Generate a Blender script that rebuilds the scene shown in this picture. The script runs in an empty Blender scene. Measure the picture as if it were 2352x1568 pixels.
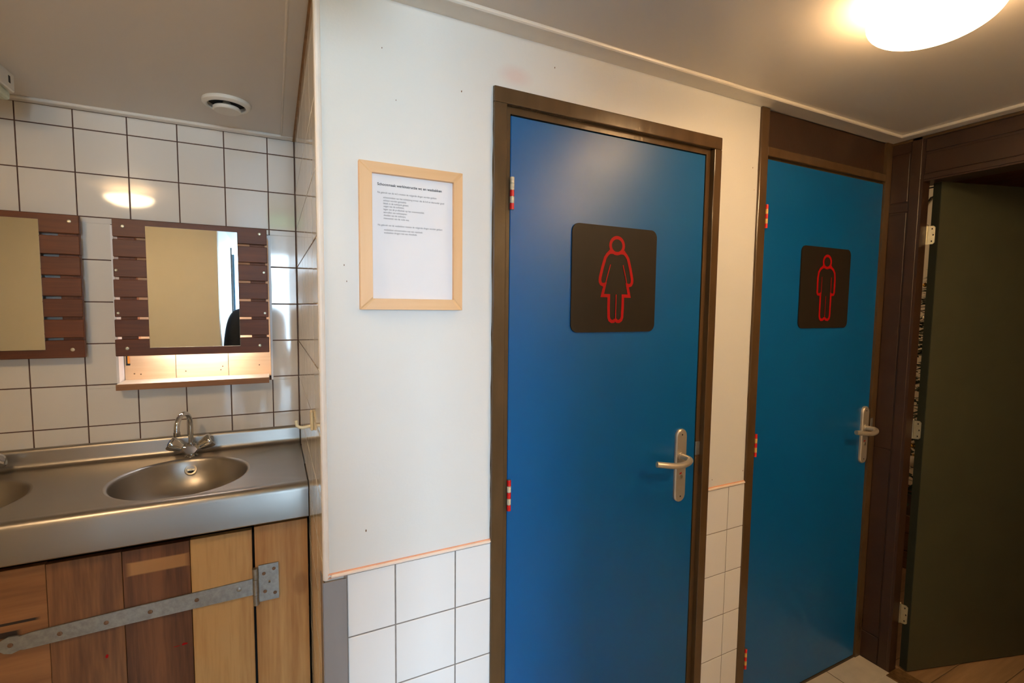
import bpy, bmesh, math, random
from mathutils import Vector, Matrix, Quaternion
random.seed(7)
SC = bpy.context.scene
COL = SC.collection
PI = math.pi

# ------------------------------------------------------------------ camera
cd = bpy.data.cameras.new('camera'); cam = bpy.data.objects.new('camera', cd); COL.objects.link(cam)
cd.sensor_fit = 'HORIZONTAL'; cd.sensor_width = 36.0; cd.lens = 16.956; cd.clip_start = 0.02; cd.clip_end = 100
rt = Vector((0.8972042104106713, -0.44148350692899474, 0.010812859521886889))
up = Vector((0.02181751838152562, 0.06876690025855778, 0.997394159457785))
fw = Vector((0.4410766381401713, 0.8946303295431616, -0.07133002697643245))
M = Matrix((rt, up, -fw)).transposed().to_4x4(); M.translation = Vector((-0.089, -1.114, 1.4829))
cam.matrix_world = M
SC.camera = cam

# ------------------------------------------------------------------ light and exposure
DAY = 46.0            # daylight outside the open door behind the camera
LAMP = (24.0, 56.0, 68.0)   # opal glass of the three ceiling lamps, the last an added fill
HALL = 24.0          # lamp of the hall beyond the right wall
SC.view_settings.view_transform = 'Standard'; SC.view_settings.look = 'None'
SC.view_settings.gamma = 1.0; SC.view_settings.use_curve_mapping = False
SC.view_settings.exposure = 0.0
world = bpy.data.worlds.new('sky'); SC.world = world; world.use_nodes = True
wn = world.node_tree.nodes; wl = world.node_tree.links
bg = wn['Background']; bg.inputs['Strength'].default_value = DAY
wtc = wn.new('ShaderNodeTexCoord'); wsep = wn.new('ShaderNodeSeparateXYZ'); wr = wn.new('ShaderNodeValToRGB')
wl.new(wtc.outputs['Generated'], wsep.inputs[0]); wl.new(wsep.outputs['Z'], wr.inputs[0]); wl.new(wr.outputs[0], bg.inputs[0])
wr.color_ramp.elements[0].position = 0.0; wr.color_ramp.elements[0].color = (0.58, 0.80, 1.0, 1)
wr.color_ramp.elements[1].position = 0.6; wr.color_ramp.elements[1].color = (0.44, 0.71, 1.0, 1)
pl = bpy.data.lights.new('doorway_portal', 'AREA'); pl.shape = 'RECTANGLE'; pl.size = 0.72; pl.size_y = 2.13
pl.cycles.is_portal = True
po = bpy.data.objects.new('doorway_portal', pl); COL.objects.link(po); po.location = (-0.11, -3.98, 1.06)
po.rotation_euler = (PI/2, 0, 0)

# ------------------------------------------------------------------ materials
def srgb(r, g, b):
    f = lambda c: (c/255/12.92 if c/255 <= 0.04045 else ((c/255+0.055)/1.055)**2.4)
    return (f(r), f(g), f(b), 1.0)
def mat(name, col, rough=0.5, metal=0.0, spec=0.5, var=0.04, scale=30.0, bump=0.0, bscale=200.0, emit=None, estr=0.0, coat=0.0, rvar=0.0, stretch=None):
    m = bpy.data.materials.new(name); m.use_nodes = True
    n = m.node_tree.nodes; l = m.node_tree.links; p = n['Principled BSDF']
    p.inputs['Roughness'].default_value = rough; p.inputs['Metallic'].default_value = metal
    p.inputs['Specular IOR Level'].default_value = spec
    if coat: p.inputs['Coat Weight'].default_value = coat; p.inputs['Coat Roughness'].default_value = 0.28
    tc = n.new('ShaderNodeTexCoord'); mp = n.new('ShaderNodeMapping'); l.new(tc.outputs['Object'], mp.inputs[0])
    if stretch: mp.inputs['Scale'].default_value = stretch
    nz = n.new('ShaderNodeTexNoise'); nz.inputs['Scale'].default_value = scale; nz.inputs['Detail'].default_value = 4
    l.new(mp.outputs[0], nz.inputs['Vector'])
    rp = n.new('ShaderNodeValToRGB'); l.new(nz.outputs['Fac'], rp.inputs[0])
    a = [max(0, c*(1-var)) for c in col[:3]]; b = [min(1, c*(1+var)) for c in col[:3]]
    rp.color_ramp.elements[0].color = (*a, 1); rp.color_ramp.elements[1].color = (*b, 1)
    rp.color_ramp.elements[0].position = 0.3; rp.color_ramp.elements[1].position = 0.7
    l.new(rp.outputs[0], p.inputs['Base Color'])
    if rvar:
        mr = n.new('ShaderNodeMapRange'); l.new(nz.outputs['Fac'], mr.inputs[0])
        mr.inputs['To Min'].default_value = max(0.02, rough-rvar); mr.inputs['To Max'].default_value = rough+rvar
        l.new(mr.outputs[0], p.inputs['Roughness'])
    if bump:
        nb = n.new('ShaderNodeTexNoise'); nb.inputs['Scale'].default_value = bscale; nb.inputs['Detail'].default_value = 3
        l.new(mp.outputs[0], nb.inputs['Vector'])
        bp = n.new('ShaderNodeBump'); bp.inputs['Strength'].default_value = bump; bp.inputs['Distance'].default_value = 0.002
        l.new(nb.outputs['Fac'], bp.inputs['Height']); l.new(bp.outputs[0], p.inputs['Normal'])
    if emit:
        p.inputs['Emission Color'].default_value = emit; p.inputs['Emission Strength'].default_value = estr
    return m
def wood(name, c1, c2, rough=0.5, axis='Z', scale=14.0, ring=6.0, stains=(), contrast=1.0, coat=0.0):
    m = bpy.data.materials.new(name); m.use_nodes = True
    n = m.node_tree.nodes; l = m.node_tree.links; p = n['Principled BSDF']
    p.inputs['Roughness'].default_value = rough
    if coat: p.inputs['Coat Weight'].default_value = coat; p.inputs['Coat Roughness'].default_value = 0.2
    tc = n.new('ShaderNodeTexCoord'); oi = n.new('ShaderNodeObjectInfo')
    add = n.new('ShaderNodeVectorMath'); add.operation = 'ADD'
    sc = n.new('ShaderNodeVectorMath'); sc.operation = 'SCALE'; sc.inputs[0].default_value = (7.3, 3.1, 5.7)
    l.new(oi.outputs['Random'], sc.inputs['Scale']); l.new(tc.outputs['Object'], add.inputs[0]); l.new(sc.outputs[0], add.inputs[1])
    mp = n.new('ShaderNodeMapping'); l.new(add.outputs[0], mp.inputs[0])
    s = {'X': (0.07, 1, 1), 'Y': (1, 0.07, 1), 'Z': (1, 1, 0.07)}[axis]
    mp.inputs['Scale'].default_value = s
    nz = n.new('ShaderNodeTexNoise'); nz.inputs['Scale'].default_value = scale; nz.inputs['Detail'].default_value = 6; nz.inputs['Roughness'].default_value = 0.6
    nz.inputs['Distortion'].default_value = 0.6
    l.new(mp.outputs[0], nz.inputs['Vector'])
    n2 = n.new('ShaderNodeTexNoise'); n2.inputs['Scale'].default_value = scale*9; n2.inputs['Detail'].default_value = 3
    l.new(mp.outputs[0], n2.inputs['Vector'])
    mm = n.new('ShaderNodeMath'); mm.operation = 'MULTIPLY_ADD'; l.new(n2.outputs['Fac'], mm.inputs[0]); mm.inputs[1].default_value = 0.35
    l.new(nz.outputs['Fac'], mm.inputs[2])
    rp = n.new('ShaderNodeValToRGB'); l.new(mm.outputs[0], rp.inputs[0])
    rp.color_ramp.elements[0].position = 0.67-0.22/contrast; rp.color_ramp.elements[1].position = 0.67+0.2/contrast
    rp.color_ramp.elements[0].color = c1; rp.color_ramp.elements[1].color = c2
    out = rp.outputs[0]
    for (cx, cy, cz, rx, rz, colr, st) in stains:        # soft spots of another colour on the board itself
        geo = n.new('ShaderNodeNewGeometry')
        sb = n.new('ShaderNodeVectorMath'); sb.operation = 'SUBTRACT'; l.new(geo.outputs['Position'], sb.inputs[0]); sb.inputs[1].default_value = (cx, cy, cz)
        dv = n.new('ShaderNodeVectorMath'); dv.operation = 'DIVIDE'; l.new(sb.outputs[0], dv.inputs[0]); dv.inputs[1].default_value = (rx, 10.0, rz)
        ab = n.new('ShaderNodeVectorMath'); ab.operation = 'ABSOLUTE'; l.new(dv.outputs[0], ab.inputs[0])
        sx = n.new('ShaderNodeSeparateXYZ'); l.new(ab.outputs[0], sx.inputs[0])
        if st > 0.6: mx = n.new('ShaderNodeMath'); mx.operation = 'MAXIMUM'; l.new(sx.outputs['X'], mx.inputs[0]); l.new(sx.outputs['Z'], mx.inputs[1])
        else:
            mx = n.new('ShaderNodeMath'); mx.operation = 'ADD'; p2 = []
            for ax in ('X', 'Z'):
                q = n.new('ShaderNodeMath'); q.operation = 'POWER'; l.new(sx.outputs[ax], q.inputs[0]); q.inputs[1].default_value = 2; p2.append(q)
            l.new(p2[0].outputs[0], mx.inputs[0]); l.new(p2[1].outputs[0], mx.inputs[1])
        mr = n.new('ShaderNodeMapRange'); l.new(mx.outputs[0], mr.inputs[0]); mr.inputs['From Min'].default_value = 1.0; mr.inputs['From Max'].default_value = 0.8 if st > 0.6 else 0.35
        mr.inputs['To Min'].default_value = 0; mr.inputs['To Max'].default_value = st
        mi = n.new('ShaderNodeMix'); mi.data_type = 'RGBA'; l.new(mr.outputs[0], mi.inputs['Factor']); l.new(out, mi.inputs['A']); mi.inputs['B'].default_value = colr
        out = mi.outputs['Result']
    l.new(out, p.inputs['Base Color'])
    bp = n.new('ShaderNodeBump'); bp.inputs['Strength'].default_value = 0.25; bp.inputs['Distance'].default_value = 0.001
    l.new(n2.outputs['Fac'], bp.inputs['Height']); l.new(bp.outputs[0], p.inputs['Normal'])
    return m

m_paint = mat('wall_paint', srgb(226, 226, 223), 0.55, var=0.012, scale=3, bump=0.12, bscale=160)
def smear(m, c, r, col, k):
    n = m.node_tree.nodes; l = m.node_tree.links; p = n['Principled BSDF']; src = p.inputs['Base Color'].links[0].from_socket
    geo = n.new('ShaderNodeNewGeometry'); sb = n.new('ShaderNodeVectorMath'); sb.operation = 'SUBTRACT'; l.new(geo.outputs['Position'], sb.inputs[0]); sb.inputs[1].default_value = c
    dv = n.new('ShaderNodeVectorMath'); dv.operation = 'DIVIDE'; l.new(sb.outputs[0], dv.inputs[0]); dv.inputs[1].default_value = r
    ln = n.new('ShaderNodeVectorMath'); ln.operation = 'LENGTH'; l.new(dv.outputs[0], ln.inputs[0])
    mr = n.new('ShaderNodeMapRange'); l.new(ln.outputs['Value'], mr.inputs[0]); mr.inputs['From Min'].default_value = 1.0; mr.inputs['From Max'].default_value = 0.3; mr.inputs['To Min'].default_value = 0; mr.inputs['To Max'].default_value = k
    mi = n.new('ShaderNodeMix'); mi.data_type = 'RGBA'; l.new(mr.outputs[0], mi.inputs['Factor']); l.new(src, mi.inputs['A']); mi.inputs['B'].default_value = col
    l.new(mi.outputs['Result'], p.inputs['Base Color'])
smear(m_paint, (0.462, 0.0, 2.055), (0.055, 1.0, 0.03), srgb(222, 160, 150), 0.28)
m_rear = mat('rear_wall_paint', srgb(236, 228, 208), 0.6, var=0.02, scale=3)
m_ceil = mat('ceiling_paint', srgb(214, 206, 196), 0.35, var=0.015, scale=4, bump=0.05, bscale=120)
m_bead = mat('ceiling_bead_white', srgb(226, 220, 210), 0.3, var=0.02)
m_tile = mat('white_wall_tile', srgb(226, 220, 211), 0.06, spec=0.55, var=0.01, scale=5)
m_tilem = mat('white_satin_tile', srgb(240, 239, 238), 0.22, spec=0.45, var=0.01, scale=5)
m_grout = mat('brown_grout', srgb(92, 66, 56), 0.9, var=0.2, scale=60)
m_groutg = mat('grey_grout', srgb(140, 132, 126), 0.9, var=0.15, scale=60)
m_floor = mat('beige_floor_tile', srgb(204, 194, 178), 0.4, var=0.06, scale=20)
m_fgrout = mat('floor_grout', srgb(84, 74, 62), 0.9)
m_brown = mat('brown_gloss_paint', srgb(88, 67, 44), 0.16, var=0.12, scale=25, bump=0.35, bscale=45, stretch=(1, 1, 0.3), rvar=0.06)
m_dark = mat('dark_brown_paint', srgb(62, 42, 30), 0.35, var=0.12, scale=12, bump=0.2, bscale=60)
m_blue = mat('blue_door_paint', srgb(1, 92, 155), 0.37, spec=0.34, var=0.03, scale=6, bump=0.10, bscale=70, coat=0.18)
m_green = mat('dark_green_door_paint', srgb(66, 66, 48), 0.5, var=0.06, scale=10)
m_greenedge = mat('dark_green_door_edge', srgb(44, 48, 38), 0.75, spec=0.2)
m_sign = mat('black_sign_plastic', srgb(40, 33, 25), 0.5, spec=0.22, var=0.03)
m_red = mat('red_engraving', srgb(168, 6, 12), 0.5, spec=0.2, var=0.03)
m_tapered = mat('red_tape', srgb(225, 30, 22), 0.35, var=0.06, scale=200)
m_tapewht = mat('worn_white_tape', srgb(224, 204, 170), 0.4, var=0.25, scale=150)
m_tapeyel = mat('worn_yellow_tape', srgb(226, 178, 92), 0.4, var=0.15, scale=150)
m_alu = mat('satin_aluminium', srgb(206, 196, 180), 0.36, 0.62, var=0.03)
m_steel = mat('brushed_steel', srgb(168, 162, 155), 0.36, 1.0, var=0.03, scale=6, rvar=0.03, stretch=(0.3, 2, 2))
m_chrome = mat('chrome', srgb(214, 214, 214), 0.07, 1.0, var=0.02)
m_galv = mat('galvanised_steel', srgb(160, 160, 156), 0.42, 0.85, var=0.14, scale=90, bump=0.15)
m_hole = mat('dark_hole', srgb(24, 20, 17), 0.8)
m_screw = mat('zinc_screw', srgb(190, 182, 160), 0.35, 0.9, var=0.1)
m_rust = mat('rusty_screw', srgb(128, 98, 74), 0.5, 0.7, var=0.3, scale=300)
m_mirror = mat('mirror_glass', srgb(240, 243, 240), 0.015, 1.0, var=0.003)
m_mahog = wood('mahogany_slat', srgb(82, 40, 13), srgb(114, 60, 25), 0.5, 'X', 16)
m_batten = wood('batten_wood', srgb(116, 64, 36), srgb(152, 92, 56), 0.55, 'Z', 16)
m_ply = wood('pale_plywood', srgb(218, 172, 124), srgb(240, 206, 166), 0.5, 'X', 9)
m_shelf = wood('shelf_pine', srgb(226, 206, 178), srgb(244, 232, 214), 0.4, 'X', 12)
m_shelff = wood('shelf_edge_oak', srgb(136, 90, 50), srgb(168, 116, 70), 0.5, 'X', 16)
m_lam = mat('white_laminate', srgb(236, 232, 230), 0.3, var=0.01)
m_pine = wood('yellow_pine', srgb(188, 142, 86), srgb(212, 172, 114), 0.45, 'Z', 13, contrast=1.7)
m_pine2 = wood('honey_pine', srgb(174, 122, 68), srgb(208, 162, 104), 0.45, 'Z', 12, contrast=1.3, stains=((-0.03, 0.55, 0.57, 0.028, 0.045, srgb(150, 98, 52), 0.5),))
m_walnut = wood('brown_plank', srgb(84, 50, 29), srgb(136, 92, 56), 0.5, 'Z', 15, contrast=1.3)
m_walnut2 = wood('brown_plank_patched', srgb(80, 48, 28), srgb(130, 84, 52), 0.5, 'Z', 15, contrast=1.3,
                 stains=((-0.408, 0.55, 0.722, 0.079, 0.021, srgb(186, 138, 88), 0.85),))
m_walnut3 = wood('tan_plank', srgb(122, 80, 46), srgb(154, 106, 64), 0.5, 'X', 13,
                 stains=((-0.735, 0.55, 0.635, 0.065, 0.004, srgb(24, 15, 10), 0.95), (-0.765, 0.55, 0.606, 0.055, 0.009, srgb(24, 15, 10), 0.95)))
m_beech = wood('beech_frame', srgb(224, 178, 128), srgb(234, 193, 146), 0.45, 'Z', 10)
m_beechh = wood('beech_frame_flat', srgb(224, 178, 128), srgb(234, 193, 146), 0.45, 'X', 10)
m_paper = mat('white_paper', srgb(233, 231, 234), 0.7, var=0.005)
m_ink = mat('black_ink', srgb(52, 50, 56), 0.7)
m_inkg = mat('grey_ink', srgb(96, 92, 98), 0.7)
m_plast = mat('white_plastic', srgb(226, 221, 210), 0.35, var=0.01)
m_cream = mat('cream_plastic', srgb(238, 224, 186), 0.3, var=0.02)
m_trim = mat('pale_pink_edge_trim', srgb(244, 226, 212), 0.35, var=0.02)
m_trimw = mat('white_corner_trim', srgb(240, 232, 224), 0.35, var=0.02)
m_peach = mat('peach_sealant', srgb(232, 172, 140), 0.6, var=0.1)
m_corner = mat('grey_corner_guard', srgb(150, 142, 140), 0.38, 0.55, var=0.08, scale=14, stretch=(1, 1, 0.3))
m_caulk = mat('stained_caulk', srgb(140, 104, 66), 0.7, var=0.2)
m_bowls = [mat('lit_opal_glass', srgb(255, 240, 220), 0.3, emit=c, estr=e) for c, e in zip(((1.0, 0.66, 0.34, 1), (1.0, 0.70, 0.39, 1), (1.0, 0.66, 0.34, 1)), LAMP)]
m_hallbulb = mat('lit_hall_globe', srgb(255, 240, 220), 0.3, emit=(1.0, 0.72, 0.42, 1), estr=HALL)
m_tube = mat('lit_white_tube', srgb(250, 250, 255), 0.3, emit=(0.92, 0.95, 1.0, 1), estr=48.0)
m_exit = mat('lit_green_panel', srgb(30, 150, 70), 0.4, emit=(0.08, 0.75, 0.22, 1), estr=2.5)
m_exitw = mat('lit_white_symbol', srgb(240, 250, 240), 0.4, emit=(0.8, 1.0, 0.8, 1), estr=4.0)
m_diff = mat('clear_green_diffuser', srgb(196, 204, 178), 0.3)
m_plank = wood('hall_floor_plank', srgb(126, 98, 68), srgb(176, 142, 104), 0.45, 'X', 8)
m_redwood = wood('hall_ceiling_board', srgb(92, 44, 20), srgb(118, 62, 30), 0.5, 'Y', 8)
m_crate = wood('crate_board', srgb(92, 64, 44), srgb(128, 92, 64), 0.6, 'Y', 10)
m_leaf = mat('dark_fir_needles', srgb(36, 56, 34), 0.6, var=0.4, scale=60)
m_bark = mat('fir_bark', srgb(70, 52, 38), 0.9)
m_white = mat('pearl_white', srgb(240, 234, 224), 0.15, spec=0.6)
m_silver = mat('silver_bauble', srgb(226, 222, 210), 0.12, 1.0)
m_gold = mat('gold_bauble', srgb(214, 176, 92), 0.15, 1.0)
m_cable = mat('black_cable', srgb(26, 24, 22), 0.6)
m_exdoor = mat('pale_blue_door', srgb(120, 178, 214), 0.4)
m_ground = mat('grey_paving', srgb(112, 113, 110), 0.8, var=0.1)
m_black = mat('black_plastic', srgb(20, 20, 22), 0.5)
m_orange = mat('orange_plastic', srgb(226, 146, 44), 0.4)
m_brass = mat('brass_strip', srgb(120, 92, 58), 0.5, 0.4, var=0.3, scale=80)
m_hingeg = mat('nickel_hinge', srgb(170, 166, 146), 0.35, 0.9, var=0.08, scale=60)

# ------------------------------------------------------------------ mesh helpers
def org(o):
    v = Vector((0, 0, 0))
    while o is not None:
        v += o.location; o = o.parent
    return v
class MB:
    def __init__(s): s.bm = bmesh.new()
    def face(s, pts):
        vs = [s.bm.verts.new(p) for p in pts]; s.bm.faces.new(vs); return s
    def box(s, x0, x1, y0, y1, z0, z1, bev=0.0, seg=1):
        r = bmesh.ops.create_cube(s.bm, size=1.0); vs = r['verts']
        for v in vs:
            v.co = Vector(((x0+x1)/2+v.co.x*(x1-x0), (y0+y1)/2+v.co.y*(y1-y0), (z0+z1)/2+v.co.z*(z1-z0)))
        if bev:
            es = list({e for v in vs for e in v.link_edges})
            bmesh.ops.bevel(s.bm, geom=es, offset=bev, segments=seg, affect='EDGES', profile=0.5)
        return s
    def obox(s, c, ax, ay, az, hx, hy, hz, bev=0.0):   # box on its own axes
        r = bmesh.ops.create_cube(s.bm, size=2.0); vs = r['verts']
        c = Vector(c); ax = Vector(ax).normalized(); ay = Vector(ay).normalized(); az = Vector(az).normalized()
        for v in vs: v.co = c + ax*(v.co.x*hx) + ay*(v.co.y*hy) + az*(v.co.z*hz)
        if bev:
            es = list({e for v in vs for e in v.link_edges})
            bmesh.ops.bevel(s.bm, geom=es, offset=bev, segments=1, affect='EDGES', profile=0.5)
        return s
    def loops(s, rings, cap0=True, cap1=True, closed=True):
        R = [[s.bm.verts.new(p) for p in r] for r in rings]
        n = len(R[0])
        for a, b in zip(R, R[1:]):
            for i in range(n if closed else n-1):
                j = (i+1) % n
                try: s.bm.faces.new((a[i], a[j], b[j], b[i]))
                except ValueError: pass
        if cap0: s.bm.faces.new(list(reversed(R[0])))
        if cap1: s.bm.faces.new(R[-1])
        return s
    def tube(s, pts, rad, n=12, cap=True):
        pts = [Vector(p) for p in pts]
        if not hasattr(rad, '__len__'): rad = [rad]*len(pts)
        rings = []; prev = None
        for i, p in enumerate(pts):
            t = (pts[min(i+1, len(pts)-1)]-pts[max(i-1, 0)]).normalized()
            if prev is None:
                a = Vector((0, 0, 1)) if abs(t.z) < 0.9 else Vector((1, 0, 0))
                u = t.cross(a).normalized()
            else:
                u = (prev - t*prev.dot(t)).normalized()
            w = t.cross(u); prev = u
            rings.append([p+(u*math.cos(2*PI*k/n)+w*math.sin(2*PI*k/n))*rad[i] for k in range(n)])
        return s.loops(rings, cap, cap)
    def lathe(s, prof, c, ax=(0, 0, 1), n=24, cap0=False, cap1=False):  # prof: (radius, height)
        c = Vector(c); ax = Vector(ax).normalized()
        a = Vector((1, 0, 0)) if abs(ax.x) < 0.9 else Vector((0, 1, 0))
        u = ax.cross(a).normalized(); w = ax.cross(u)
        rings = [[c+ax*h+(u*math.cos(2*PI*k/n)+w*math.sin(2*PI*k/n))*max(r, 1e-5) for k in range(n)] for r, h in prof]
        return s.loops(rings, cap0, cap1)
    def ball(s, c, r, n=12, squash=1.0):
        prof = [(r*math.sin(PI*i/n), -r*squash*math.cos(PI*i/n)) for i in range(n+1)]
        return s.lathe(prof, c, n=max(8, n+4))
    def prism(s, poly, f0, f1):       # poly of 2D points, f0/f1 map them to 3D front and back
        s.loops([[f0(p) for p in poly], [f1(p) for p in poly]])
        return s
    def build(s, name, m, parent=None, smooth=False, **props):
        bmesh.ops.remove_doubles(s.bm, verts=s.bm.verts, dist=1e-6)
        bmesh.ops.recalc_face_normals(s.bm, faces=s.bm.faces)
        me = bpy.data.meshes.new(name); s.bm.to_mesh(me); s.bm.free()
        o = bpy.data.objects.new(name, me); COL.objects.link(o); me.materials.append(m)
        if parent is not None:
            o.parent = parent; d = org(parent)
            if d.length: me.transform(Matrix.Translation(-d))
        if smooth:
            me.polygons.foreach_set('use_smooth', [True]*len(me.polygons))
            if smooth != 'all':
                try: me.set_sharp_from_angle(angle=math.radians(38))
                except Exception: pass
        for k, v in props.items(): o[k] = v
        return o
def tag(o, label, cat, group=None, kind=None):
    o['label'] = label; o['category'] = cat
    if group: o['group'] = group
    if kind: o['kind'] = kind
    return o
def thing(name, loc, label, cat, group=None, kind=None):
    o = bpy.data.objects.new(name, None); COL.objects.link(o); o.location = loc; o.empty_display_size = 0.05
    return tag(o, label, cat, group, kind)

# ------------------------------------------------------------------ room shell
CZ = 2.153           # ceiling height
XL, XR, YR, DB = -2.6, 2.15, -1.7, 1.105
def struct(name, mb, m, label, cat='wall'):
    o = mb.build(name, m); return tag(o, label, cat, kind='structure')
w_front = struct('wall_front', MB().box(0, 0.42, 0, 0.09, 0, CZ).box(0.42, 1.17, 0, 0.09, 2.0, CZ).box(1.17, 1.40, 0, 0.09, 0, CZ),
                 m_paint, 'white painted wall holding the picture frame and both blue doors')
w_nb = struct('wall_back', MB().box(XL-0.1, -0.613, DB+0.0015, 1.3, 0, CZ).box(-0.613, -0.097, DB+0.0015, 1.3, 0, 1.171).box(-0.613, -0.097, DB+0.0015, 1.3, 1.765, CZ)
              .box(-0.097, 0.0, DB+0.0015, 1.3, 0, CZ).box(-0.613, -0.097, 1.19, 1.3, 1.171, 1.765), m_grout, 'glossy white tiled wall with dark grout above the steel counter')
w_ns = struct('wall_side', MB().box(0.0015-0.001, 0.09, 0.09, 1.3, 0, CZ), m_grout, 'glossy tiled side wall of the washing niche, seen edge-on')
w_left = struct('wall_left', MB().box(XL-0.1, XL, YR, DB, -0.05, CZ), m_rear, 'cream side wall at the far end of the washing niche')
YC, CX0, CX1, YL = -3.95, -0.48, 0.22, -1.25        # passage that leads out to daylight
w_rear = struct('wall_rear', MB().box(XL, CX0, YL-0.1, YL, -0.05, CZ).box(CX1, XR+0.05, YR-0.1, YR, -0.05, CZ),
                m_rear, 'cream wall opposite the doors, mirrored in the slatted mirrors')
struct('wall_passage', MB().box(CX0-0.1, CX0, YC, YL-0.1, -0.05, CZ).box(CX1, CX1+0.1, YC, YR-0.1, -0.05, CZ), m_lam, 'white walls of the passage to the open exit, mirrored as a bright strip')
w_right = struct('wall_right', MB().box(2.152, 2.196, -0.107, 0.95, -0.05, CZ).box(2.152, 2.205, -0.93, -0.107, 1.984, CZ).box(2.205, 2.30, -0.96, -0.06, 1.988, 2.16).box(2.152, 2.205, YR, -0.93, -0.05, CZ),
                 m_dark, 'dark brown panelled wall at right with the doorway to the hall')
struct('wall_toilet', MB().box(0.09, 2.196, 0.9, 0.95, -0.05, CZ), m_rear, 'hidden back wall of the toilets behind the blue doors')
floor = struct('floor', MB().box(XL, 2.153, YR, DB, -0.08, -0.0015).box(CX0-0.1, CX1+0.1, YC, YR, -0.08, -0.001), m_fgrout, 'pale beige tiled floor below the blue doors', 'floor')
ceil = struct('ceiling', MB().box(XL-0.1, 2.205, YR-0.1, 1.3, CZ, CZ+0.08).box(CX0-0.1, CX1+0.1, YC, YR-0.1, CZ, CZ+0.08), m_ceil, 'smooth off-white ceiling over doors and washing niche', 'ceiling')

# ceiling edge profile: flat band with a rounded bead
def bead(pts, r=0.005):
    return [Vector(p) for p in pts]
t1 = MB()
t1.box(-0.046, XR, -0.062, 0.0, CZ-0.003, CZ+0.002)
t1.tube([(-0.046, -0.064, CZ-0.003), (2.086, -0.064, CZ-0.003)], 0.0065, 10)
struct('trim_1', t1, m_bead, 'white ceiling edge strip with bead above the blue doors', 'trim')
t2 = MB().box(2.088, 2.152, YR, -0.062, CZ-0.003, CZ+0.002).tube([(2.086, -0.064, CZ-0.003), (2.086, YR, CZ-0.003)], 0.0065, 10)
struct('trim_2', t2, m_bead, 'white ceiling edge strip with bead above the dark right wall', 'trim')
t3 = MB().box(XL, 0.0, 1.062, DB, CZ-0.004, CZ+0.002).tube([(XL, 1.060, CZ-0.004), (-0.05, 1.060, CZ-0.004)], 0.006, 10)
struct('trim_3', t3, m_bead, 'white ceiling edge strip along the top of the tiled niche wall', 'trim')
t4 = MB().box(-0.046, 0.0, 0.0, 1.062, CZ-0.002, CZ+0.002).tube([(-0.048, 0.0, CZ-0.001), (-0.048, 1.05, CZ-0.001)], 0.0035, 8)
struct('trim_4', t4, m_ceil, 'flat ceiling edge strip beside the niche side wall', 'trim')
struct('trim_5', MB().box(-0.0065, 0.0, 0.012, DB, CZ-0.006, CZ-0.001), m_caulk, 'brown stained sealant line where niche side wall meets ceiling', 'trim')
# corner edge strip of the front wall
struct('trim_6', MB().tube([(0.003, 0.003, 0.868), (0.003, 0.003, CZ-0.003)], 0.0072, 12), m_trimw, 'pale rounded corner strip on the edge of the white wall', 'trim')
struct('trim_7', MB().box(0.012, 0.402, -0.008, 0.004, 0.8725, 0.8795, 0.002), m_trim, 'pale edge strip on top of the low tiles below the picture', 'trim')
struct('trim_8', MB().box(1.187, 1.366, -0.008, 0.004, 0.8815, 0.8885, 0.002), m_trim, 'pale edge strip on top of the low tiles between the blue doors', 'trim')
struct('trim_9', MB().box(0.006, 0.402, -0.0035, 0.003, 0.8795, 0.8815).box(0.0, 0.046, -0.0035, 0.003, 0.8705, 0.8725), m_peach, 'thin peach sealant line along the tile edge below the picture', 'trim')
struct('trim_10', MB().box(1.187, 1.366, -0.0035, 0.003, 0.8885, 0.8905), m_peach, 'thin peach sealant line along the tile edge between the doors', 'trim')

# ------------------------------------------------------------------ tiles, each one its own piece
TC = {}
def tile_mesh(w, h, m, b=0.0012, t=0.004):
    k = (round(w, 4), round(h, 4), m.name)
    if k in TC: return TC[k]
    bm = bmesh.new()
    f = [bm.verts.new((x, 0, z)) for x, z in ((b, b), (w-b, b), (w-b, h-b), (b, h-b))]
    e = [bm.verts.new((x, b*0.7, z)) for x, z in ((0, 0), (w, 0), (w, h), (0, h))]
    k2 = [bm.verts.new((x, t, z)) for x, z in ((0, 0), (w, 0), (w, h), (0, h))]
    bm.faces.new(f)
    for i in range(4):
        j = (i+1) % 4
        bm.faces.new((f[i], e[i], e[j], f[j])); bm.faces.new((e[i], k2[i], k2[j], e[j]))
    bmesh.ops.recalc_face_normals(bm, faces=bm.faces)
    me = bpy.data.meshes.new('tile'); bm.to_mesh(me); bm.free(); me.materials.append(m); TC[k] = me
    return me
def cuts(r, holes):
    rs = [r]
    for h in holes:
        out = []
        for (a, b, c, d) in rs:
            x0, x1, z0, z1 = max(a, h[0]), min(b, h[1]), max(c, h[2]), min(d, h[3])
            if x0 >= x1 or z0 >= z1: out.append((a, b, c, d)); continue
            if c < z0: out.append((a, b, c, z0))
            if z1 < d: out.append((a, b, z1, d))
            if a < x0: out.append((a, x0, z0, z1))
            if x1 < b: out.append((x1, b, z0, z1))
        rs = out
    return rs
def tiles(parent, us, vs, place, rot, m, g=0.003, holes=(), wob=0.0012):
    for a, b in zip(us, us[1:]):
        for c, d in zip(vs, vs[1:]):
            for (u0, u1, v0, v1) in cuts((a+g/2, b-g/2, c+g/2, d-g/2), holes):
                if u1-u0 < 0.006 or v1-v0 < 0.006: continue
                o = bpy.data.objects.new('tile', tile_mesh(u1-u0, v1-v0, m)); COL.objects.link(o); o.parent = parent
                o.location = place(u0, v0)
                o.rotation_euler = rot
                if wob:
                    o.rotation_euler.x += random.uniform(-wob, wob); o.rotation_euler.z += random.uniform(-wob, wob)
P = 0.1503
cols = [-0.1005-0.1503*k for k in range(16, -1, -1)] + [-0.002]
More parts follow.
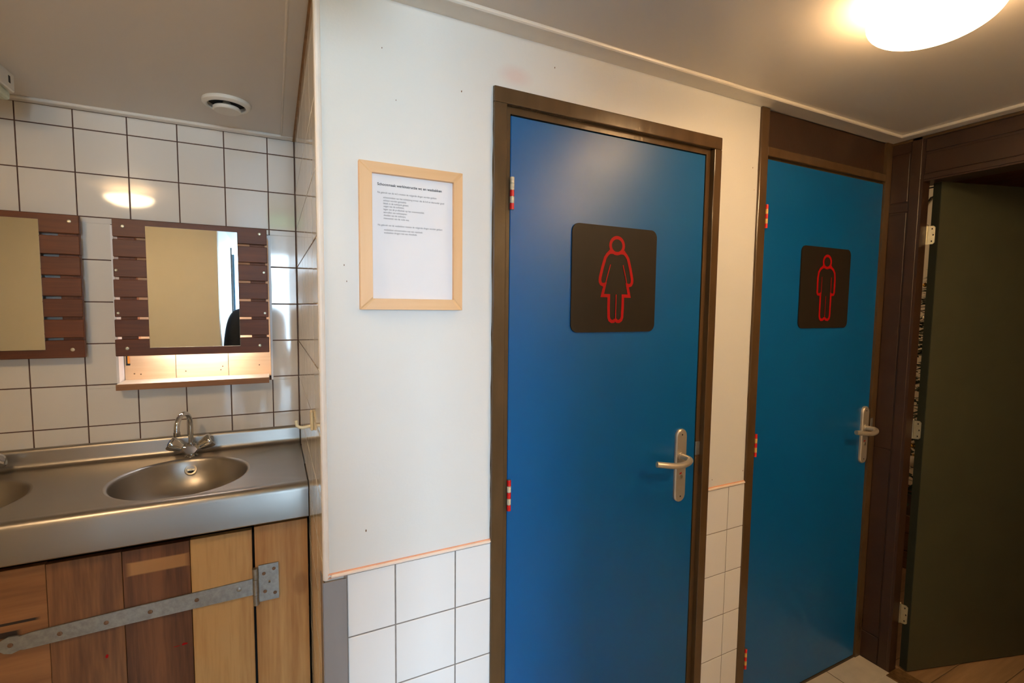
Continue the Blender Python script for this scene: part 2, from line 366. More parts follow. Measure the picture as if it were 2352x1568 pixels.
rows = [0.0] + [2.0857-0.1502*k for k in range(13, -1, -1)] + [CZ-0.003]
tiles(w_nb, cols, rows, lambda u, v: (u, DB, v), (0, 0, 0), m_tile, 0.0038, holes=((-0.612, -0.098, 1.171, 1.764), (-2, 1, -1, 0.80)))
ys = [0.012] + [DB-0.1503*k for k in range(7, -1, -1)]
tiles(w_ns, ys, rows, lambda u, v: (-0.001, u+0.0, v), (0, 0, -PI/2), m_tile, 0.003)
for o in w_ns.children:                      # those tiles run along -Y after the turn
    o.location.y += o.data.vertices[1].co.x + 0.0012 if False else max(v.co.x for v in o.data.vertices)
mc = [0.046, 0.1559, 0.3062, 0.404]; mrows = [0.0] + [0.8714-0.1505*k for k in range(5, -1, -1)]
tiles(w_front, mc, mrows, lambda u, v: (u, -0.004, v), (0, 0, 0), m_tilem, 0.0034, wob=0.0006)
mr2 = [0.0] + [0.8798-0.1509*k for k in range(5, -1, -1)]
tiles(w_front, [1.186, 1.289, 1.368], mr2, lambda u, v: (u, -0.004, v), (0, 0, 0), m_tilem, 0.0026, wob=0.0006)
fx = [1.922+0.3*k for k in range(-15, 1)] + [2.15]; fx[0] = XL+0.001
fy = [YR, -1.45, -1.15, -0.85, -0.55, -0.25, 0.0, 0.35, 0.65]
tiles(floor, fx, fy, lambda u, v: (u, v, 0.0), (-PI/2, 0, 0), m_floor, 0.004, wob=0, holes=((0.0, 3, 0.0, 2), (2.12, 3, -3, -0.1195), (XL, 0, 0.57, 2)))
# grout bed of the low tiles on the painted wall
MB().box(0.04, 0.404, -0.0025, 0.001, 0.0, 0.8714).box(1.186, 1.368, -0.0025, 0.001, 0.0, 0.8798).build('grout_bed', m_groutg, w_front)
# specks and stains on the wall paint (wear)
def blot(cx, cz, rx, rz, seed):
    rnd = random.Random(seed)
    return [(cx+rx*(0.75+0.4*rnd.random())*math.cos(2*PI*k/10), cz+rz*(0.75+0.4*rnd.random())*math.sin(2*PI*k/10)) for k in range(10)]
specks = MB()
for (x, z) in ((0.135, 2.045), (0.165, 1.94), (0.32, 1.99), (0.575, 2.10), (0.05, 1.57), (0.055, 1.535), (1.34, 1.95), (1.352, 1.88), (1.21, 0.915), (1.36, 0.925), (0.09, 0.965)):
    r = random.uniform(0.0008, 0.0016)
    specks.prism(blot(x, z, r, r*2, x), lambda p: (p[0], -0.0004, p[1]), lambda p: (p[0], 0.0004, p[1]))
specks.build('paint_speck', m_rust, w_front, kind='stuff')

# grey corner guard
g = MB().box(-0.005, 0.0455, -0.007, -0.0045, 0.0, 0.866, 0.0008).box(-0.006, -0.004, -0.006, 0.05, 0.0, 0.866)
tag(g.build('corner_guard', m_corner), 'grey metal corner guard on the wall edge beside the washing niche', 'corner guard')

# ------------------------------------------------------------------ doors of the two toilets
def jag(x0, x1, y, z0, z1, horiz, edge_lo, amp=0.0016, n=60):
    """a thin paint film whose outer edge is ragged"""
    pts = []
    for k in range(n+1):
        t = k/n; d = amp*random.random()
        if horiz: pts.append((x0+(x1-x0)*t, z1+d))
        else: pts.append(((x0-d) if edge_lo else (x1+d), z0+(z1-z0)*t))
    mb = MB()
    for (a, b) in zip(pts, pts[1:]):
        if horiz: q = [a, b, (b[0], z0), (a[0], z0)]
        else:
            ox = x1 if edge_lo else x0
            q = [a, b, (ox, b[1]), (ox, a[1])]
        mb.face([(p[0], y, p[1]) for p in q])
    return mb
def band_hinge(parent, x, y, z0, z1, cols, r=0.0052):
    h = MB().tube([(x, y, z0), (x, y, z1)], r*0.86, 12).build('hinge', m_hingeg, parent, smooth=True)
    n = len(cols)
    for i, m in enumerate(cols):
        a = z1-(z1-z0)*i/n; b = z1-(z1-z0)*(i+1)/n
        MB().tube([(x, y, b+0.0006), (x, y, a-0.0006)], r, 14).build('hinge_band', m, h, smooth=True)
    return h
def lever_handle(parent, x, y, zc, sx=1.0):
    """long rounded plate with a bow-shaped lever; x is the plate's centre"""
    L, w = 0.119, 0.0225
    poly = [(w*math.cos(a), (L-w)+w*math.sin(a)) for a in [PI*k/12 for k in range(13)]] + [(w*math.cos(a), -(L-w)+w*math.sin(a)) for a in [PI+PI*k/12 for k in range(13)]]
    mb = MB(); s = 0.86
    rings = [[(x+p[0], y, zc+p[1]) for p in poly], [(x+p[0], y-0.006, zc+p[1]) for p in poly], [(x+p[0]*s, y-0.0095, zc+p[1]*(1-(1-s)*w/L)) for p in poly]]
    mb.loops(rings)
    pt = mb.build('handle_plate', m_alu, parent, smooth=True)
    zl = zc+0.032
    pts = [(x-0.003, y-0.006, zl), (x-0.003, y-0.022, zl), (x-0.0015, y-0.036, zl), (x-0.005, y-0.049, zl-0.001), (x-0.018, y-0.0575, zl-0.004), (x-0.040, y-0.062, zl-0.007),
           (x-0.065, y-0.063, zl-0.007), (x-0.092, y-0.061, zl-0.004), (x-0.118, y-0.056, zl+0.0), (x-0.140, y-0.049, zl+0.003)]
    # smooth the path
    P2 = []
    for i in range(len(pts)-1):
        p0, p1, p2, p3 = [Vector(pts[max(0, min(len(pts)-1, i+d))]) for d in (-1, 0, 1, 2)]
        for t in (0, 0.25, 0.5, 0.75):
            P2.append(0.5*((2*p1)+(p2-p0)*t+(2*p0-5*p1+4*p2-p3)*t*t+(3*p1-p0-3*p2+p3)*t**3))
    P2.append(Vector(pts[-1]))
    MB().tube(P2, 0.0092, 16).build('lever', m_alu, pt, smooth=True)
    MB().tube([(x-0.003, y-0.006, zl), (x-0.003, y-0.014, zl)], 0.012, 20).build('lever_collar', m_alu, pt, smooth=True)
    MB().tube([(x, y-0.0085, zc-0.035), (x, y-0.0125, zc-0.035)], 0.0055, 16).build('lock_cylinder', m_screw, pt, smooth=True)
    MB().prism([(-0.005, -0.0015), (0.004, 0.001), (0.004, 0.0055), (-0.004, 0.003)], lambda p: (x-0.002+p[0], y-0.0102, zc-0.026+p[1]), lambda p: (x-0.002+p[0], y-0.009, zc-0.026+p[1])).build('lock_indicator', m_red, pt)
    for dz in (0.101, -0.100):
        MB().tube([(x, y-0.0088, zc+dz), (x, y-0.0101, zc+dz)], 0.0026, 10).build('screw', m_hole, pt)
    return pt

d1 = thing('door_1', (0.79, 0, 0), 'blue door left of the pair, with the female figure sign', 'door', kind='structure')
f = MB()
f.box(0.402, 0.437, -0.008, 0.08, 0, 1.982, 0.0025, 2); f.box(1.155, 1.187, -0.008, 0.08, 0, 1.982, 0.0025, 2); f.box(0.402, 1.187, -0.008, 0.08, 1.982, 2.0195, 0.0025, 2)
f.box(0.430, 0.4535, 0.009, 0.08, 0, 1.9655); f.box(1.1375, 1.16, 0.009, 0.08, 0, 1.9655); f.box(0.43, 1.16, 0.009, 0.08, 1.9655, 1.985)
f.box(0.4535, 0.475, 0.0525, 0.08, 0, 1.9655); f.box(1.117, 1.1375, 0.0525, 0.08, 0, 1.9655); f.box(0.475, 1.117, 0.0525, 0.08, 1.945, 1.9655); f.box(0.475, 1.117, 0.0525, 0.08, -0.001, 0.018)
fr = f.build('door_frame', m_brown, d1)
jag(0.402, 0.406, -0.0007, 0.0, 2.0195, False, True).build('paint_edge', m_brown, fr)
jag(0.402, 1.187, -0.0007, 2.016, 2.0195, True, True).build('paint_edge', m_brown, fr)
jag(1.183, 1.187, -0.0007, 0.0, 2.0195, False, False).build('paint_edge', m_brown, fr)
MB().box(0.4555, 1.1345, 0.010, 0.05, 0.008, 1.9625, 0.0015).build('door_leaf', m_blue, d1)
band_hinge(d1, 0.4575, 0.0035, 1.729, 1.810, [m_tapewht, m_tapewht, m_tapered, m_tapewht, m_tapered], 0.0056)
band_hinge(d1, 0.4575, 0.0035, 0.944, 1.028, [m_tapered, m_tapewht, m_tapered, m_tapewht, m_tapered], 0.0056)
band_hinge(d1, 0.4575, 0.0035, 0.215, 0.299, [m_tapered, m_tapewht, m_tapered, m_tapewht, m_tapered], 0.0056)
lever_handle(d1, 1.0695, 0.010, 0.982)
MB().box(1.1365, 1.1545, 0.0065, 0.010, 1.0064, 1.0508, 0.0008).build('strike_plate', m_galv, d1)

d2 = thing('door_2', (1.76, 0, 0), 'blue door right of the pair, with the male figure sign', 'door', kind='structure')
f = MB()
f.box(1.366, 1.4045, -0.008, 0.08, 0, CZ-0.003, 0.0025, 2); f.box(2.114, 2.152, -0.006, 0.08, 0, CZ-0.003); f.box(1.4045, 2.114, -0.006, 0.08, 1.998, 2.028, 0.002); f.box(1.4045, 2.114, 0.012, 0.08, 1.9905, 1.998)
f.box(1.4045, 1.425, 0.047, 0.08, 0, 1.9905); f.box(2.095, 2.114, 0.047, 0.08, 0, 1.9905); f.box(1.425, 2.095, 0.047, 0.08, 1.97, 1.9905); f.box(1.425, 2.095, 0.047, 0.08, -0.001, 0.018)
fr2 = f.build('door_frame', m_brown, d2)
jag(1.366, 1.37, -0.0007, 0.0, 2.14, False, True).build('paint_edge', m_brown, fr2)
MB().box(1.4045, 2.114, 0.006, 0.05, 2.028, CZ-0.003).build('transom_panel', m_dark, d2)
MB().box(1.4075, 2.112, 0.0015, 0.045, 0.008, 1.9895, 0.0015).build('door_leaf', m_blue, d2)
for z0, z1 in ((1.758, 1.838), (0.968, 1.050), (0.185, 0.262)):
    band_hinge(d2, 1.4135, -0.004, z0, z1, [m_tapered, m_tapeyel, m_tapered, m_tapeyel, m_tapered], 0.0052)
lever_handle(d2, 2.079, 0.0015, 0.974)
MB().box(2.114, 2.128, -0.0085, -0.005, 0.997, 1.040, 0.0008).build('strike_plate', m_galv, d2)

# pictogram plates, screwed on the leaves
def ribbon(pts, w, f):
    pts = [Vector((p[0], p[1], 0)) for p in pts]; P2 = []
    for i in range(len(pts)-1):
        P2.append(pts[i])
    P2.append(pts[-1]); n = len(P2)
    closed = (P2[0]-P2[-1]).length < 1e-4
    L, R = [], []
    for i in range(n):
        a = P2[i]-P2[i-1] if i > 0 else (P2[0]-P2[n-2] if closed else P2[1]-P2[0])
        b = P2[i+1]-P2[i] if i < n-1 else (P2[1]-P2[0] if closed else P2[-1]-P2[-2])
        a = a.normalized(); b = b.normalized()
        t = (a+b).normalized(); nn = Vector((-t.y, t.x, 0))
        k = w/2/max(0.55, nn.dot(Vector((-a.y, a.x, 0))))
        L.append(P2[i]+nn*k); R.append(P2[i]-nn*k)
    mb = MB()
    for i in range(n-1):
        mb.face([f(L[i]), f(L[i+1]), f(R[i+1]), f(R[i])])
    return mb
def join(mbs):
    out = MB()
    for i, m in enumerate(mbs):
        me = bpy.data.meshes.new('tmp'); m.bm.to_mesh(me); me.transform(Matrix.Translation((0, -0.00012*i, 0))); m.bm.free(); out.bm.from_mesh(me); bpy.data.meshes.remove(me)
    return out
WOMAN = [(.42,.757),(.393,.733),(.371,.703),(.342,.614),(.317,.517),(.315,.495),(.317,.475),(.329,.456),(.353,.448),(.374,.454),(.362,.41),(.346,.347),(.423,.347),(.423,.24),(.427,.142),(.438,.116),(.463,.101),(.488,.103),(.506,.12)]
MAN = [(.42,.755),(.375,.73),(.345,.69),(.333,.626),(.332,.526),(.333,.443),(.345,.42),(.373,.416),(.401,.426),(.4,.41),(.401,.277),(.403,.149),(.412,.12),(.437,.101),(.475,.105),(.506,.126)]
def sign(name, x0, x1, z0, z1, yf, half, thin, label):
    S = thing(name, ((x0+x1)/2, yf, (z0+z1)/2), label, 'sign')
    r = 0.022; W = x1-x0; H = z1-z0
    poly = []
    for cx, cz, a0 in ((x1-r, z1-r, 0), (x0+r, z1-r, PI/2), (x0+r, z0+r, PI), (x1-r, z0+r, 1.5*PI)):
        poly += [(cx+r*math.cos(a0+PI/2*k/8), cz+r*math.sin(a0+PI/2*k/8)) for k in range(9)]
    MB().prism(poly, lambda p: (p[0], yf-0.0042, p[1]), lambda p: (p[0], yf-0.0002, p[1])).build('sign_plate', m_sign, S)
    F = lambda p: (x0+p[0]*W, yf-0.0046, z0+p[1]*H)
    cx = 0.507
    head = [(cx+0.078*math.cos(2*PI*k/32), 0.823+0.0755*math.sin(2*PI*k/32)) for k in range(33)]
    mir = [(2*cx-u, v) for u, v in half]
    def dense(p):
        out = []
        for i in range(len(p)-1):
            a, b = p[i], p[i+1]
            out += [a, ((a[0]+b[0])/2, (a[1]+b[1])/2)]
        return out+[p[-1]]
    wd = 0.031
    parts = [ribbon(head, wd, F), ribbon(half, wd, F), ribbon(mir, wd, F), ribbon([(0.40, 0.7535), (2*cx-0.40, 0.7535)], wd*0.7, F),
             ribbon([(0.43, 0.775), (0.415, 0.745)], wd, F), ribbon([(2*cx-0.43, 0.775), (2*cx-0.415, 0.745)], wd, F)]
    for t in thin: parts += [ribbon(t, 0.010, F), ribbon([(2*cx-u, v) for u, v in t], 0.010, F)]
    parts.append(ribbon([(cx, 0.40 if name == 'man_sign' else 0.36), (cx, 0.12)], 0.010, F))
    join(parts).build('figure_outline', m_red, S)
    return S
sign('woman_sign', 0.643, 0.9425, 1.414, 1.714, 0.010, WOMAN, [[(.432,.642),(.407,.56),(.378,.456)]], 'black square sign with red outlined woman on the left blue door')
sign('man_sign', 1.6165, 1.9145, 1.417, 1.716, 0.0015, MAN, [[(.411,.635),(.411,.54),(.410,.427)]], 'black square sign with red outlined man on the right blue door')

# ------------------------------------------------------------------ right wall panelling and the open hall door
def panel(x, y0, y1, z0, z1, m=m_dark, t=0.003):
    MB().box(x-t, x+0.001, y0, y1, z0, z1, 0.0012).build('panel', m, w_right)
panel(2.152, -0.070, 0.0, 2.100, CZ-0.004)
panel(2.152, -0.067, -0.008, 1.912, 2.096)
panel(2.152, -0.070, 0.0, 1.874, 1.908)
panel(2.152, -0.067, -0.008, 0.922, 1.869)
panel(2.152, -0.067, -0.008, 0.120, 0.916)
panel(2.152, -0.070, 0.0, 0.002, 0.115)
panel(2.152, -0.107, -0.074, 0.002, CZ-0.004, t=0.006)
panel(2.152, -0.93, -0.117, 1.984, 2.003, t=0.006)
panel(2.152, -0.93, -0.119, 2.006, 2.078)
panel(2.152, -0.93, -0.119, 2.088, 2.136, t=0.005)
panel(2.152, -1.985, -0.94, 0.002, 2.07)
MB().box(2.146, 2.152, YR, -0.002, CZ-0.014, CZ-0.004, 0.001).build('top_moulding', m_brown, w_right)

d3 = thing('door_3', (2.207, -0.13, 0), 'dark olive green door standing open into the hall at right', 'door', kind='structure')
MB().box(2.147, 2.196, -0.1165, -0.107, 0, 1.99).box(2.150, 2.206, -0.93, -0.926, 0, 1.99).box(2.150, 2.206, -0.926, -0.1165, 1.978, 1.984).build('door_frame', m_dark, d3)
dr = Vector((0.9615, -0.2747, 0)); dn = Vector((-0.2747, -0.9615, 0)); dz = Vector((0, 0, 1))
Bc = Vector((2.2105, -0.149, 0)); TH = 0.030; LW = 0.80
A0 = Bc - dn*TH
c = (A0+Bc)/2 + dr*(LW/2) + dz*((0.008+1.978)/2)
leaf = MB().obox(c+dr*0.0008, dr, dn, dz, LW/2-0.0008, TH/2, 0.985, 0.001).build('door_leaf', m_green, d3)
MB().obox((A0+Bc)/2 + dr*0.0004 + dz*0.993, dr, dn, dz, 0.0012, TH/2-0.0006, 0.984).build('edge_band', m_greenedge, leaf)
for z0, z1 in ((1.744, 1.814), (0.973, 1.047), (0.200, 0.280)):
    k = Vector((2.2025, -0.1145, 0))
    h = MB().tube([k+dz*z0, k+dz*z1], 0.0042, 12).build('hinge', m_hingeg, d3, smooth=True)
    MB().ball(k+dz*(z1+0.003), 0.0046, 8).build('pin_head', m_screw, h, smooth=True)
    a = Vector((2.2045, -0.1155, 0)); b = Bc - dn*TH*0.30 - dr*0.0028
    n2 = (b-a).normalized(); r = 0.006
    poly = [(0, z0), ((b-a).length-r, z0), ((b-a).length, z0+r), ((b-a).length, z1-r), ((b-a).length-r, z1), (0, z1)]
    MB().prism(poly, lambda p: a+n2*p[0]+dz*p[1]-dr*0.0012, lambda p: a+n2*p[0]+dz*p[1]+dr*0.0008).build('hinge_leaf', m_hingeg, h)
    for zz in (0.16, 0.5, 0.84):
        q = a+n2*((b-a).length*(0.62 if zz != 0.5 else 0.78))+dz*(z0+(z1-z0)*zz)-dr*0.0014
        MB().tube([q+dr*0.0004, q-dr*0.0006], 0.0032, 10).build('screw_hole', m_hole, h)

# threshold and the hall beyond
tag(MB().box(2.12, 2.21, -0.93, -0.1195, -0.02, 0.003, 0.002).box(2.15, 2.21, -0.121, -0.09, -0.02, -0.002).build('threshold_strip', m_brass), 'worn brown threshold strip on the floor under the open green door', 'threshold')
floor2 = struct('floor', MB().box(2.205, 5.3, -2.3, 2.3, -0.08, -0.004), m_fgrout, 'brown wooden plank floor of the hall beyond the green door', 'floor')
yy = -2.3
while yy < 2.3:
    xs = 2.206; xo = random.uniform(0.5, 1.3)
    while xs < 5.3:
        xe = min(5.3, xs+xo); xo = 1.25
        MB().box(xs+0.001, xe-0.001, yy+0.001, yy+0.129, -0.012, 0.0, 0.001).build('plank', m_plank, floor2); xs = xe
    yy += 0.13
ceil2 = struct('ceiling', MB().box(2.205, 5.3, -2.3, 2.3, 2.414, 2.46), m_dark, 'red-brown boarded ceiling of the hall seen over the green door', 'ceiling')
xx = 2.21
while xx < 5.25:
    MB().box(xx, xx+0.116, -2.3, 2.3, 2.40, 2.419, 0.003).build('board', m_redwood, ceil2); xx += 0.12
struct('wall_hall', MB().box(5.0, 5.1, -2.3, 2.3, -0.05, 2.5).box(4.0, 4.08, 0.62, 2.2, -0.05, 2.42).box(2.205, 5.1, 2.2, 2.3, -0.05, 2.5).box(2.205, 5.1, -2.3, -2.2, -0.05, 2.5).box(2.205, 2.215, -2.3, -0.96, -0.05, 2.5).box(2.196, 2.206, -0.09, 2.2, -0.05, 2.5).box(2.205, 2.215, -0.96, -0.09, 2.16, 2.5),
       m_rear, 'cream wall of the hall seen through the gap at the green door')
ct = thing('crate', (3.45, 0.30, 0), 'low brown wooden crate under the fir tree in the hall', 'crate')
for k in range(3):
    MB().box(3.15, 3.165, 0.0, 0.62, 0.004+k*0.104, 0.102+k*0.104, 0.001).build('board', m_crate, ct)
    MB().box(3.735, 3.75, 0.0, 0.62, 0.004+k*0.104, 0.102+k*0.104, 0.001).build('board', m_crate, ct)
    MB().box(3.165, 3.735, 0.0, 0.015, 0.004+k*0.104, 0.102+k*0.104, 0.001).build('board', m_crate, ct)
    MB().box(3.165, 3.735, 0.605, 0.62, 0.004+k*0.104, 0.102+k*0.104, 0.001).build('board', m_crate, ct)
MB().box(3.165, 3.735, 0.015, 0.605, 0.02, 0.25).build('soil', m_bark, ct)
tr = thing('fir_tree', (3.45, 0.31, 0.25), 'dark green decorated fir tree in a crate, glimpsed through the door gap', 'tree')
MB().tube([(3.45, 0.31, 0.25), (3.45, 0.31, 1.72)], [0.03, 0.008], 10).build('trunk', m_bark, tr, smooth=True)
fol = MB(); rnd = random.Random(3)
for k in range(1500):
    t = rnd.random(); z = 0.36+t*1.36; rr = (0.32*(1-t)+0.03)*math.sqrt(rnd.random()); a = rnd.random()*2*PI
    b0 = Vector((3.45+rr*math.cos(a), 0.31+rr*math.sin(a), z)); d = Vector((math.cos(a), math.sin(a), rnd.uniform(-0.6, 0.5))).normalized()*rnd.uniform(0.05, 0.11)
    s = Vector((-math.sin(a), math.cos(a), rnd.uniform(-0.5, 0.5)))*0.012
    fol.face([b0-s, b0+d*0.6-s*0.7, b0+d, b0+s])
fol.build('needles', m_leaf, tr, kind='stuff')
for (y, z, r, m, nm, lb) in ((0.315, 1.445, 0.016, m_silver, 'bauble', 'small silver bauble high on the fir tree'), (0.325, 0.632, 0.034, m_white, 'bauble', 'large pearl white bauble low on the fir tree'),
                         (0.335, 0.715, 0.012, m_gold, 'bauble', 'tiny gold bauble just above the large white one'), (0.33, 1.64, 0.012, m_gold, 'bauble', 'tiny gold bauble near the top of the fir tree'),
                         (0.34, 1.24, 0.014, m_white, 'bauble', 'small white bauble halfway up the fir tree')):
    x = 3.45-(0.32*(1-(z-0.36)/1.36)+0.03)-0.01; y2 = 0.4357*(x+0.089)-1.114+(y-0.34)
    b = thing(nm, (x, y2, z), lb, 'bauble', 'baubles on the fir tree')
    MB().ball((x, y2, z), r, 10).build('globe', m, b, smooth='all')
    MB().tube([(x, y2, z+r*0.95), (x, y2, z+r*1.25)], r*0.25, 8).build('cap', m_gold, b)
cb = MB().tube([(3.992, 0.625, 2.335), (3.992, 0.8, 2.325), (3.992, 1.1, 2.34)], 0.005, 6).tube([(3.992, 0.625, 2.275), (3.992, 0.655, 2.265), (3.992, 0.69, 2.21), (3.992, 0.74, 2.16), (3.992, 0.9, 2.2)], 0.005, 6)
tag(cb.build('cable', m_cable), 'thin dark cable looping on the cream hall wall', 'cable')
hl = thing('globe_lamp', (3.1, 1.55, 2.40), 'round lit globe lamp under the hall ceiling', 'lamp')
MB().tube([(3.1, 1.55, 2.40), (3.1, 1.55, 2.32)], 0.02, 12).build('stem', m_plast, hl)
MB().ball((3.1, 1.55, 2.22), 0.11, 14).build('globe', m_hallbulb, hl, smooth='all')

# ------------------------------------------------------------------ washing counter
YF, ZT = 0.530, 0.907
ct = thing('steel_washing_counter', (-0.7, 0.8, 0.8), 'long brushed steel washing counter with round basins in the tiled niche', 'counter')
top = MB(); yb0, yf0 = 1.066, 0.588
for (xc, x0, x1) in ((-0.379, -0.6725, -0.0035), (-0.966, -1.2595, -0.6725)):
    n = 72; rx, ry, yc = 0.194, 0.205, 0.790; inner = []; outer = []
    angs = sorted([2*PI*k/n for k in range(n)] + [math.atan2(yy-yc, xx-xc) % (2*PI) for xx in (x0, x1) for yy in (yf0, yb0)])
    for a in angs:
        d = Vector((math.cos(a), math.sin(a)))
        t = min(((x1 if d.x > 0 else x0)-xc)/d.x if abs(d.x) > 1e-6 else 9, ((yb0 if d.y > 0 else yf0)-yc)/d.y if abs(d.y) > 1e-6 else 9)
        outer.append((xc+d.x*t, yc+d.y*t, ZT)); inner.append((xc+(rx+0.008)*d.x, yc+(ry+0.008)*d.y, ZT))
    top.loops([outer, inner], False, False)
    rings = []
    for (s, z) in ((1.041, ZT), (1.012, ZT-0.0012), (0.992, ZT-0.005), (0.975, ZT-0.012), (0.955, ZT-0.03), (0.90, ZT-0.065), (0.80, ZT-0.098), (0.62, ZT-0.125), (0.38, ZT-0.138), (0.17, ZT-0.143), (0.05, ZT-0.144)):
        rings.append([(xc+rx*s*math.cos(2*PI*k/n), yc+ry*s*math.sin(2*PI*k/n), z) for k in range(n)])
    bs = MB().loops(rings, False, True).build('basin', m_steel, ct, smooth='all')
    MB().lathe([(0.03, 0), (0.034, 0.002), (0.032, 0.004), (0.024, 0.003), (0.02, 0.001)], (xc, yc, ZT-0.145), n=24).build('drain_ring', m_chrome, bs, smooth=True)
    nv = Vector((0, -0.90, 0.44)).normalized(); oc = Vector((xc, yc+ry*0.945, ZT-0.040))
    MB().lathe([(0.021, -0.006), (0.0215, 0.0015), (0.0185, 0.0042), (0.0135, 0.0035), (0.0120, 0.0005)], oc, nv, 28).build('overflow_ring', m_alu, bs, smooth=True)
    ov = MB().lathe([(0.0122, 0.0008), (0.0001, 0.0008)], oc, nv, 20); ov.build('overflow_hole', m_hole, bs)
    uu = Vector((1, 0, 0)); ww = nv.cross(uu)
    MB().obox(oc+nv*0.0018, uu, ww, nv, 0.012, 0.0022, 0.001).lathe([(0.0048, 0.001), (0.0045, 0.0035), (0.002, 0.004), (0.0001, 0.004)], oc, nv, 14).build('overflow_cross', m_screw, bs)
prof_f = [(yf0, ZT), (0.575, ZT+0.001), (0.562, ZT+0.0045), (0.551, ZT+0.0055), (0.541, ZT+0.003), (0.534, ZT-0.004), (YF, ZT-0.015), (YF, ZT-0.102), (YF+0.004, ZT-0.106), (YF+0.018, ZT-0.106)]
prof_b = [(yb0, ZT), (1.076, ZT+0.002), (1.083, ZT+0.008), (1.086, ZT+0.018), (1.087, ZT+0.054), (1.089, ZT+0.062), (1.094, ZT+0.066), (1.103, ZT+0.067)]
for pr in (prof_f, prof_b):
    top.loops([[(-2.59, y, z) for y, z in pr], [(-0.0035, y, z) for y, z in pr]], False, False, closed=False)
top.face([(-2.59, yf0, ZT), (-1.2595, yf0, ZT), (-1.2595, yb0, ZT), (-2.59, yb0, ZT)])
top.build('steel_top', m_steel, ct, smooth=True)

def tap(px, py, pz, label):
    T = thing('tap', (px, py, pz), label, 'tap', 'chrome taps on the steel counter')
    MB().lathe([(0.022, 0), (0.023, 0.003), (0.018, 0.006), (0.015, 0.012)], (px, py, pz), n=24, cap0=True, cap1=True).build('base_ring', m_chrome, T, smooth=True)
    # body: a wedge with flat facets
    b = [(-0.031, 0.030), (-0.017, 0.049), (0.017, 0.049), (0.031, 0.030), (0.013, 0.008), (-0.013, 0.008)]
    mb = MB()
    ring = lambda s, y: [(px+p[0]*s, py+y, pz+0.028+(p[1]-0.028)*s) for p in b]
    mb.loops([ring(0.72, -0.024), ring(1.0, -0.014), ring(1.0, 0.014), ring(0.72, 0.024)]); mb.build('body', m_chrome, T)
    # bent spout
    dirv = Vector((-0.029, -0.095, 0)); pts = []
    p0 = Vector((px, py, pz+0.044))
    H = 0.128
    for k in range(25):
        t = k/24
        if t < 0.35: q = p0+Vector((0, 0, (H-0.05)*t/0.35))
        else:
            a = PI*1.06*(t-0.35)/0.65; r = 0.5
            q = p0+dirv*(0.5-0.5*math.cos(a))+Vector((0, 0, (H-0.05)+0.050*math.sin(a)))
        pts.append(q)
    MB().tube(pts, 0.0088, 16).build('spout', m_chrome, T, smooth=True)
    e = pts[-1]; d = (pts[-1]-pts[-2]).normalized()
    MB().tube([e-d*0.004, e+d*0.012], 0.0108, 16).build('aerator', m_chrome, T, smooth=True)
    MB().tube([p0-Vector((0, 0, 0.002)), p0+Vector((0, 0, 0.007))], 0.0125, 18).build('spout_collar', m_chrome, T, smooth=True)
    for s in (-1, 1):
        ax = Vector((s*0.86, -0.06, 0.5)).normalized(); o = Vector((px+s*0.019, py, pz+0.030))
        hd = MB()
        u = ax.cross(Vector((0, 1, 0))).normalized(); w = ax.cross(u); rings = []
        for h, r, sq in ((0.000, 0.009, 0), (0.010, 0.010, 0.0), (0.012, 0.0165, 0.05), (0.022, 0.0195, 0.10), (0.040, 0.0245, 0.14), (0.052, 0.0255, 0.14), (0.057, 0.0230, 0.14), (0.058, 0.010, 0)):
            rings.append([o+ax*h+(u*math.cos(2*PI*k/32)+w*math.sin(2*PI*k/32))*r*(1+sq*(abs(math.cos(2*PI*k/32*2))-0.6)) for k in range(32)])
        hd.loops(rings); hn = hd.build('tap_handle', m_chrome, T, smooth=True)
        MB().lathe([(0.012, 0.0582), (0.011, 0.0595), (0.0001, 0.060)], o, ax, 18).build('handle_cap', mat('tap_cap_%d' % s, srgb(150, 150, 155) if s > 0 else srgb(120, 140, 190), 0.3), hn)
    return T
tap(-0.382, 1.030, ZT, 'chrome two-handled tap with bent spout behind the right basin')
tap(-0.975, 1.030, ZT, 'chrome two-handled tap at the left edge, behind the second basin')

# cabinet below the counter
cb = thing('sink_cabinet', (-0.7, 0.8, 0), 'plank-fronted cabinet of mixed brown and yellow boards under the counter', 'cabinet')
MB().box(-2.59, -0.004, 0.585, 1.10, 0.02, 0.76).build('carcass', m_hole, cb)
MB().box(-0.1605, -0.0065, 0.556, 0.578, 0.015, 0.786, 0.0012).build('fixed_panel', m_pine2, cb)
def plank(par, x0, x1, z0, z1, m, y=0.556):
    MB().box(x0+0.0006, x1-0.0006, y, y+0.020, z0, z1, 0.0010).build('plank', m, par)
dA = bpy.data.objects.new('cabinet_door', None); COL.objects.link(dA); dA.parent = cb; dA.location = Vector((-0.17, 0.556, 0))-cb.location
plank(dA, -0.3300, -0.1668, 0.018, 0.7795, m_pine, 0.5555)
plank(dA, -0.4925, -0.3305, 0.018, 0.7780, m_walnut2, 0.5575)
plank(dA, -0.6560, -0.4925, 0.018, 0.7790, m_walnut, 0.5570)
plank(dA, -0.8000, -0.6560, 0.018, 0.7800, m_walnut3, 0.5580)
